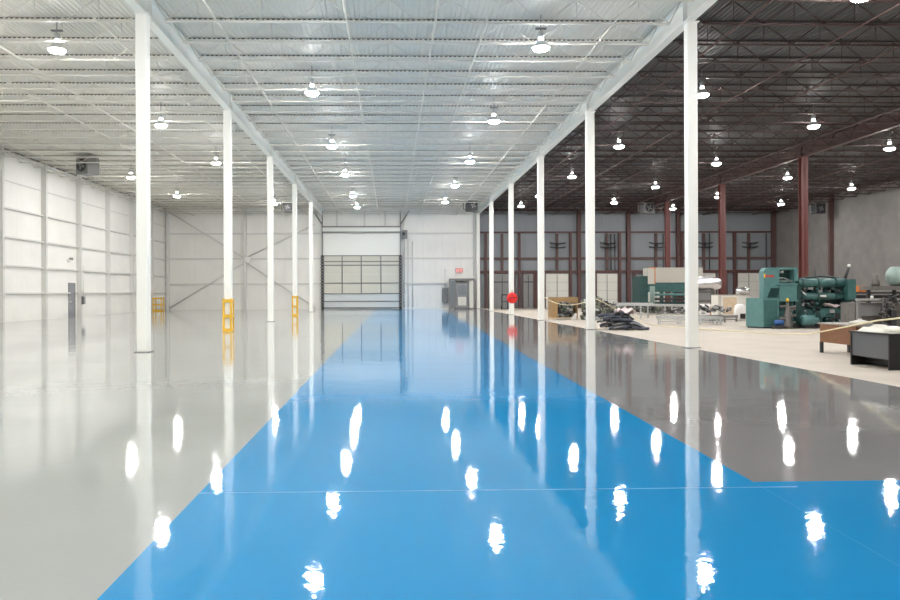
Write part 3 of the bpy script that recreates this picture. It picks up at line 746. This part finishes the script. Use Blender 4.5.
# right hand cylinders and end plate
for v, r_, mt in ((283, .19, 'green_paint'), (296.5, .15, 'green_paint')):
    MB().tube((ux(803), .45, vz(v)), (ux(851), .45, vz(v)), r_, 16).build('hydraulic_cylinder', mt, t)
    for u in (806, 822, 840): MB().tube((ux(u), .45, vz(v)), (ux(u+1.2), .45, vz(v)), r_+.035, 16).build('flange', 'green_deep', t)
MB().box(ux(812), ux(848), .8, 1.2, vz(318), vz(284)).build('rear_frame', 'green_deep', t)
MB().box(ux(849.5), ux(857.5), .1, 1.2, vz(300), vz(279.5)).build('end_plate', 'green_paint', t)
MB().box(ux(850), ux(855), .3, 1.1, .1, vz(300)).build('end_support', 'green_deep', t)
MB().box(ux(799), ux(805), .3, 1.1, .1, vz(281)).build('platen', 'green_deep', t)
MB().path([(ux(803), .6, vz(280)), (ux(812), .6, vz(277.5)), (ux(828), .6, vz(276)), (ux(842), .6, vz(277)), (ux(850), .6, vz(279.5))], .035, 6).build('overhead_hose', 'green_deep', t)
MB().tube((ux(824.5), .7, vz(283)), (ux(824.5), .7, vz(266)), .02, 6).build('antenna_rod', 'dark_steel', t)
MB().box(ux(824), ux(829), .2, .3, vz(297), vz(295.2)).build('white_label', 'white_plastic', t)
l_ = MB().tube((ux(852), .5, vz(279)), (ux(856), .5, vz(267)), .06, 8).build('lever', 'dark_steel', t)
MB().lathe([(.001, 0), (.05, .02), (.065, .07), (.05, .12), (.001, .13)], (ux(856.3), .5, vz(267)), 'z', 12).build('knob', 'white_plastic', l_)
# base, pumps, motors
MB().box(ux(778), ux(857), .15, 1.35, .02, .16).build('skid', 'dark_steel', t)
MB().box(ux(806), ux(848), .5, 1.2, vz(318), vz(309)).build('oil_tank', 'green_paint', t)
MB().box(ux(804), ux(852), .75, 1.25, .16, vz(318)).build('underframe', 'green_deep', t)
MB().lathe([(.001, 0), (.09, .02), (.11, .08), (.11, .36), (.001, .38)], (ux(770), -.35, .26), 'x', 14).build('motor', 'blue_motor', t)
MB().box(ux(769), ux(777), -.5, -.2, 0, .14).build('motor_mount', 'dark_steel', t)
rr = random.Random(21); pm = MB()
pm.lathe([(.001, 0), (.18, 0), (.2, .15), (.13, .3), (.17, .5), (.09, .7), (.05, 1.05), (.001, 1.06)], (ux(785), -.2, 0.02), 'z', 14)
for k in range(22):
    a_ = rr.uniform(0, 6.28); z_ = rr.uniform(.1, .9)
    pm.tube((ux(785), -.2, z_), (ux(785)+math.cos(a_)*.33, -.2+math.sin(a_)*.2, z_+rr.uniform(-.05, .15)), .05, 8)
pm.build('pump', 'grey_cast', t)
MB().lathe([(.001, 0), (.04, .0), (.07, .06), (.04, .14), (.001, .15)], (ux(785), -.2, 1.1), 'z', 10).build('brass_valve', 'yellow', t)
MB().lathe([(.001, 0), (.2, .0), (.24, .1), (.22, .5), (.12, .56), (.12, .72), (.001, .72)], (ux(801), .0, .32), 'x', 16).build('cylinder_motor', 'green_light', t)
MB().box(ux(803), ux(812), -.15, .15, .02, .14).build('motor_mount', 'dark_steel', t)
jm = MB()
for k in range(170):
    u = rr.uniform(800, 847); v = rr.uniform(286, 327); x, z = ux(u), max(vz(v), .2)
    jm.use(rr.choice(['green_deep', 'green_deep', 'dark_steel', 'green_paint', 'galvanised']))
    L = rr.uniform(.1, .35)
    if 822 < u < 847 and 298 < v < 313: continue
    if rr.random() < .6: jm.tube((x, .4+rr.uniform(-.15, .3), z), (x+rr.uniform(-L, L), .45, max(.2, z+rr.uniform(-L, L))), rr.uniform(.02, .05), 6)
    else: jm.box(x, x+L*.7, .4, .75, z, z+.14)
jo = jm.build('pipework', None, t); jo['kind'] = 'stuff'
rg = MB(); v_ = []
t2 = MB(); pp = at(834, 314, YM)
for i in range(8):
    for k in range(4):
        t2.v.append((i/7*.6, k/3*.35, .07*math.sin(i+k*1.7)-.012*i))
for i in range(7):
    for k in range(3): t2.face([i*4+k, (i+1)*4+k, (i+1)*4+k+1, i*4+k+1], True)
o = t2.build('rag', 'pinkish_cloth'); o.location = (pp.x-.1, YM+.40, vz(309)+.19); tag(o, 'pale rag draped on the oil tank of the green machine', 'rag')
o.modifiers.new('thickness', 'SOLIDIFY').thickness = .03
# ------------------------------------------------------------------ grey machine behind desks
Y4 = 2.62*S
a = at(858, 300, Y4); ox = a.x
t = thing('lathe_machine', 'grey machine with pale rail and round tank behind the desks', 'machine', (ox, Y4, 0))
def ux(u): return at(u, 300, Y4).x-ox
def vz(v): return max(at(870, v, Y4).z, 0)
MB().box(ux(860), ux(935), .3, 1.2, .05, vz(303)).build('bed', 'grey_cast', t)
MB().box(ux(857), ux(935), .0, .12, vz(300.5), vz(298.5)).build('rail', 'galvanised', t)
MB().box(ux(862), ux(884), .15, .3, vz(316), vz(305)).build('cover', 'mid_steel', t)
for u in (858, 884, 912): MB().box(ux(u), ux(u)+.1, 0, .12, 0, vz(300.5)).build('leg', 'mid_steel', t)
for u in (905, 930): MB().box(ux(u)-.05, ux(u)+.05, .55, .65, vz(303), vz(288)).build('tank_post', 'dark_steel', t)
MB().box(ux(876), ux(935), .3, 1.0, vz(290), vz(286)).build('table', 'grey_cast', t)
MB().box(ux(878), ux(881), .6, .7, vz(303), vz(290)).build('table_post', 'dark_steel', t)
MB().lathe([(.001, 0), (.26, .04), (.36, .15), (.36, 1.2), (.001, 1.3)], (ux(900), .65, vz(286)+.36), 'x', 18).build('tank', 'tank_green', t)
MB().lathe([(.001, 0), (.12, 0), (.16, .1), (.1, .3), (.12, .45), (.001, .5)], (ux(886), .6, vz(286)), 'z', 12).build('valve', 'grey_cast', t)
MB().lathe([(.001, 0), (.05, 0), (.05, .1), (.001, .1)], (ux(873), .06, vz(298.5)), 'z', 8).build('knob', 'white_plastic', t)
rr = random.Random(5); tg = MB()
for k in range(45):
    x = ux(889)+rr.gauss(0, .16); z = rr.uniform(vz(322), vz(297)); L = .22
    tg.use(rr.choice(['black', 'dark_steel', 'grey_cast'])); tg.tube((x, -.2, z), (x+rr.uniform(-L, L), -.1+rr.uniform(-.1, .1), z+rr.uniform(-L, L)), .035, 5)
tg.box(ux(887), ux(892), -.25, -.05, 0, vz(310))
tg = tg.build('pipe_tangle', None, t); tg['kind'] = 'stuff'
# workbench against the right wall
p = at(868, 292, 4.6*S)
t = thing('workbench', 'dark workbench with orange box against the grey block wall', 'workbench', (p.x-.9, 4.6*S, 0))
zt_ = p.z
MB().box(0, 3.2, 0, .8, zt_-.12, zt_).build('worktop', 'dark_steel', t)
for x in (.1, 3.0):
    for y in (.05, .7): MB().box(x, x+.08, y, y+.08, 0, zt_-.12).build('leg', 'dark_steel', t)
MB().box(.2, 3.0, .1, .7, zt_-.6, zt_-.2).build('drawer_unit', 'black', t)
o = MB().box(0, .55, 0, .35, 0, .4).build('toolbox', 'orange'); o.location = (p.x-.5, 4.6*S+.2, zt_); tag(o, 'small orange box on the dark workbench by the block wall', 'box')
# ------------------------------------------------------------------ desks
t = thing('office_desk', 'brown wooden desk with grey top standing behind the black desk', 'desk', (fl(820, 352.5).x, fl(820, 352.5).y-1.5, 0))
MB().box(-.03, .8, -.03, 1.56, .72, .75).build('desktop', 'desk_top', t)
MB().box(0, .03, 0, 1.5, .27, .72).build('modesty_panel', 'desk_brown', t)
for x, y in ((0, 1.44), (0, 0), (.7, 0), (.7, 1.44)): MB().box(x, x+.06, y, y+.08, 0, .72 if x else .27).build('leg', 'dark_steel', t)
dr = MB().box(.05, .7, .05, .45, .3, .7).build('drawer', 'desk_brown', t); MB().box(.2, .45, .03, .05, .5, .53).build('handle', 'aluminium', dr)
dk = fl(889.5, 370.5); dk2 = fl(850.5, 364.8)
t = thing('office_desk', 'black and charcoal desk at the right edge with wrapped bundle on top', 'desk', (dk.x, dk.y, 0))
MB().box(-.02, 1.6, -.03, 1.32, .68, .71).build('desktop', 'black', t)
MB().box(.02, .05, .04, 1.24, .2, .68).build('modesty_panel', 'desk_grey', t)
MB().box(0, 1.58, 0, .04, 0, .68).build('end_panel', 'black', t)
MB().box(0, 1.58, 1.24, 1.28, 0, .68).build('end_panel', 'black', t)
MB().box(.3, .34, .04, 1.24, .05, .68).build('back_board', 'black', t)
# wrapped plastic bundle and papers on black desk
t = thing('plastic_bundle', 'clear plastic wrapped bundle lying on the black desk', 'bundle', (dk.x+.05, dk.y+.25, .71))
b_ = MB(); nx, ny = 12, 8
rr = random.Random(2)
top = []
for i in range(nx):
    for k in range(ny):
        x = i/(nx-1)*.62; y = k/(ny-1)*.95; e = min(1, 5*min(i/(nx-1), 1-i/(nx-1), k/(ny-1), 1-k/(ny-1)))
        top.append((x, y, .005+e*(.10+.04*math.sin(i*1.1)*math.cos(k*.9)+rr.uniform(0, .02))))
b_.v = top + [(x, y, 0) for x, y, z in top]; N = nx*ny
for i in range(nx-1):
    for k in range(ny-1):
        q = [i*ny+k, (i+1)*ny+k, (i+1)*ny+k+1, i*ny+k+1]; b_.face(q, True); b_.face([N+w for w in q][::-1])
for i in range(nx-1):
    b_.face([N+i*ny, N+(i+1)*ny, (i+1)*ny, i*ny]); b_.face([i*ny+ny-1, (i+1)*ny+ny-1, N+(i+1)*ny+ny-1, N+i*ny+ny-1])
for k in range(ny-1):
    b_.face([k, k+1, N+k+1, N+k]); e = (nx-1)*ny; b_.face([N+e+k, N+e+k+1, e+k+1, e+k])
b_.build('wrapping', 'clear_plastic', t)
MB().box(.1, .5, -.03, .0, 0, .05).build('loose_end', 'clear_plastic', t)
t = thing('cardboard_sheet', 'pale stack of sheets on the near corner of the black desk', 'papers', (dk.x+.1, dk.y+.02, .71))
MB().box(0, .4, 0, .18, 0, .015).build('sheet', 'dock_white', t); MB().box(.03, .42, .02, .17, .015, .03, Matrix.Rotation(.1, 3, 'Z')).build('sheet', 'cream_panel', t)
t = thing('bag_of_parts', 'grey plastic bag slumped on the brown desk', 'bag', (fl(820, 352.5).x+.35, fl(820, 352.5).y-1.1, .75))
MB().lathe([(.001, 0), (.24, 0), (.27, .03), (.2, .07), (.08, .10), (.001, .105)], seg=14).build('bag', 'cream_panel', t)
MB().lathe([(.03, .10), (.05, .13), (.001, .12)], seg=10).build('neck', 'white_plastic', t)
# ------------------------------------------------------------------ rope barrier
def sag(p, q, s_, n=10):
    p, q = Vector(p), Vector(q); return [p.lerp(q, i/n) - Vector((0, 0, s_*4*(i/n)*(1-i/n))) for i in range(n+1)]
g0 = fl(652, 325.5, .02); g1 = fl(776, 334, .02); g2 = fl(806, 334.8, .02)
A0 = at(810, 334, 19.3); A1 = at(845, 327, 17.4); A2 = at(876, 320.8, 15.5)
r1 = sag(g1, A0, 0, 4)[1:]; r2 = sag(A0, A1, 0, 4); r3 = sag(A1, A2, 0, 4)[1:]; r4 = sag(A2, (XB+.18, S+.1, 1.3), .0, 6)
pts = sag((XB+.17, 4*S-.17, 1.25), (XB+.2, 3*S+.2, 1.28), .35) + sag((XB+.2, 3*S-.17, 1.28), g0, .06)[1:] + sag(g0, g1, 0, 4)[1:] + r1 + r2[1:] + r3 + r4[1:]
pts = [Vector((p.x, p.y, max(p.z, .018))) for p in pts]
tag(MB().path(pts, .018, 6).build('barrier_rope', 'rope'), 'pale yellow rope strung from the white columns and trailing over concrete', 'rope')
# ------------------------------------------------------------------ world and colour
w = bpy.data.worlds.new('world'); sc.world = w; w.use_nodes = True
w.node_tree.nodes['Background'].inputs[0].default_value = (.5, .55, .6, 1); w.node_tree.nodes['Background'].inputs[1].default_value = .05
sc.view_settings.view_transform = 'Standard'; sc.view_settings.look = 'None'; sc.view_settings.gamma = 1
sc.view_settings.exposure = .62; sc.view_settings.use_curve_mapping = False
cy = sc.cycles
cy.max_bounces = 10; cy.diffuse_bounces = 6; cy.glossy_bounces = 4; cy.sample_clamp_indirect = 6; cy.use_light_tree = True
cy.caustics_reflective = False; cy.caustics_refractive = False
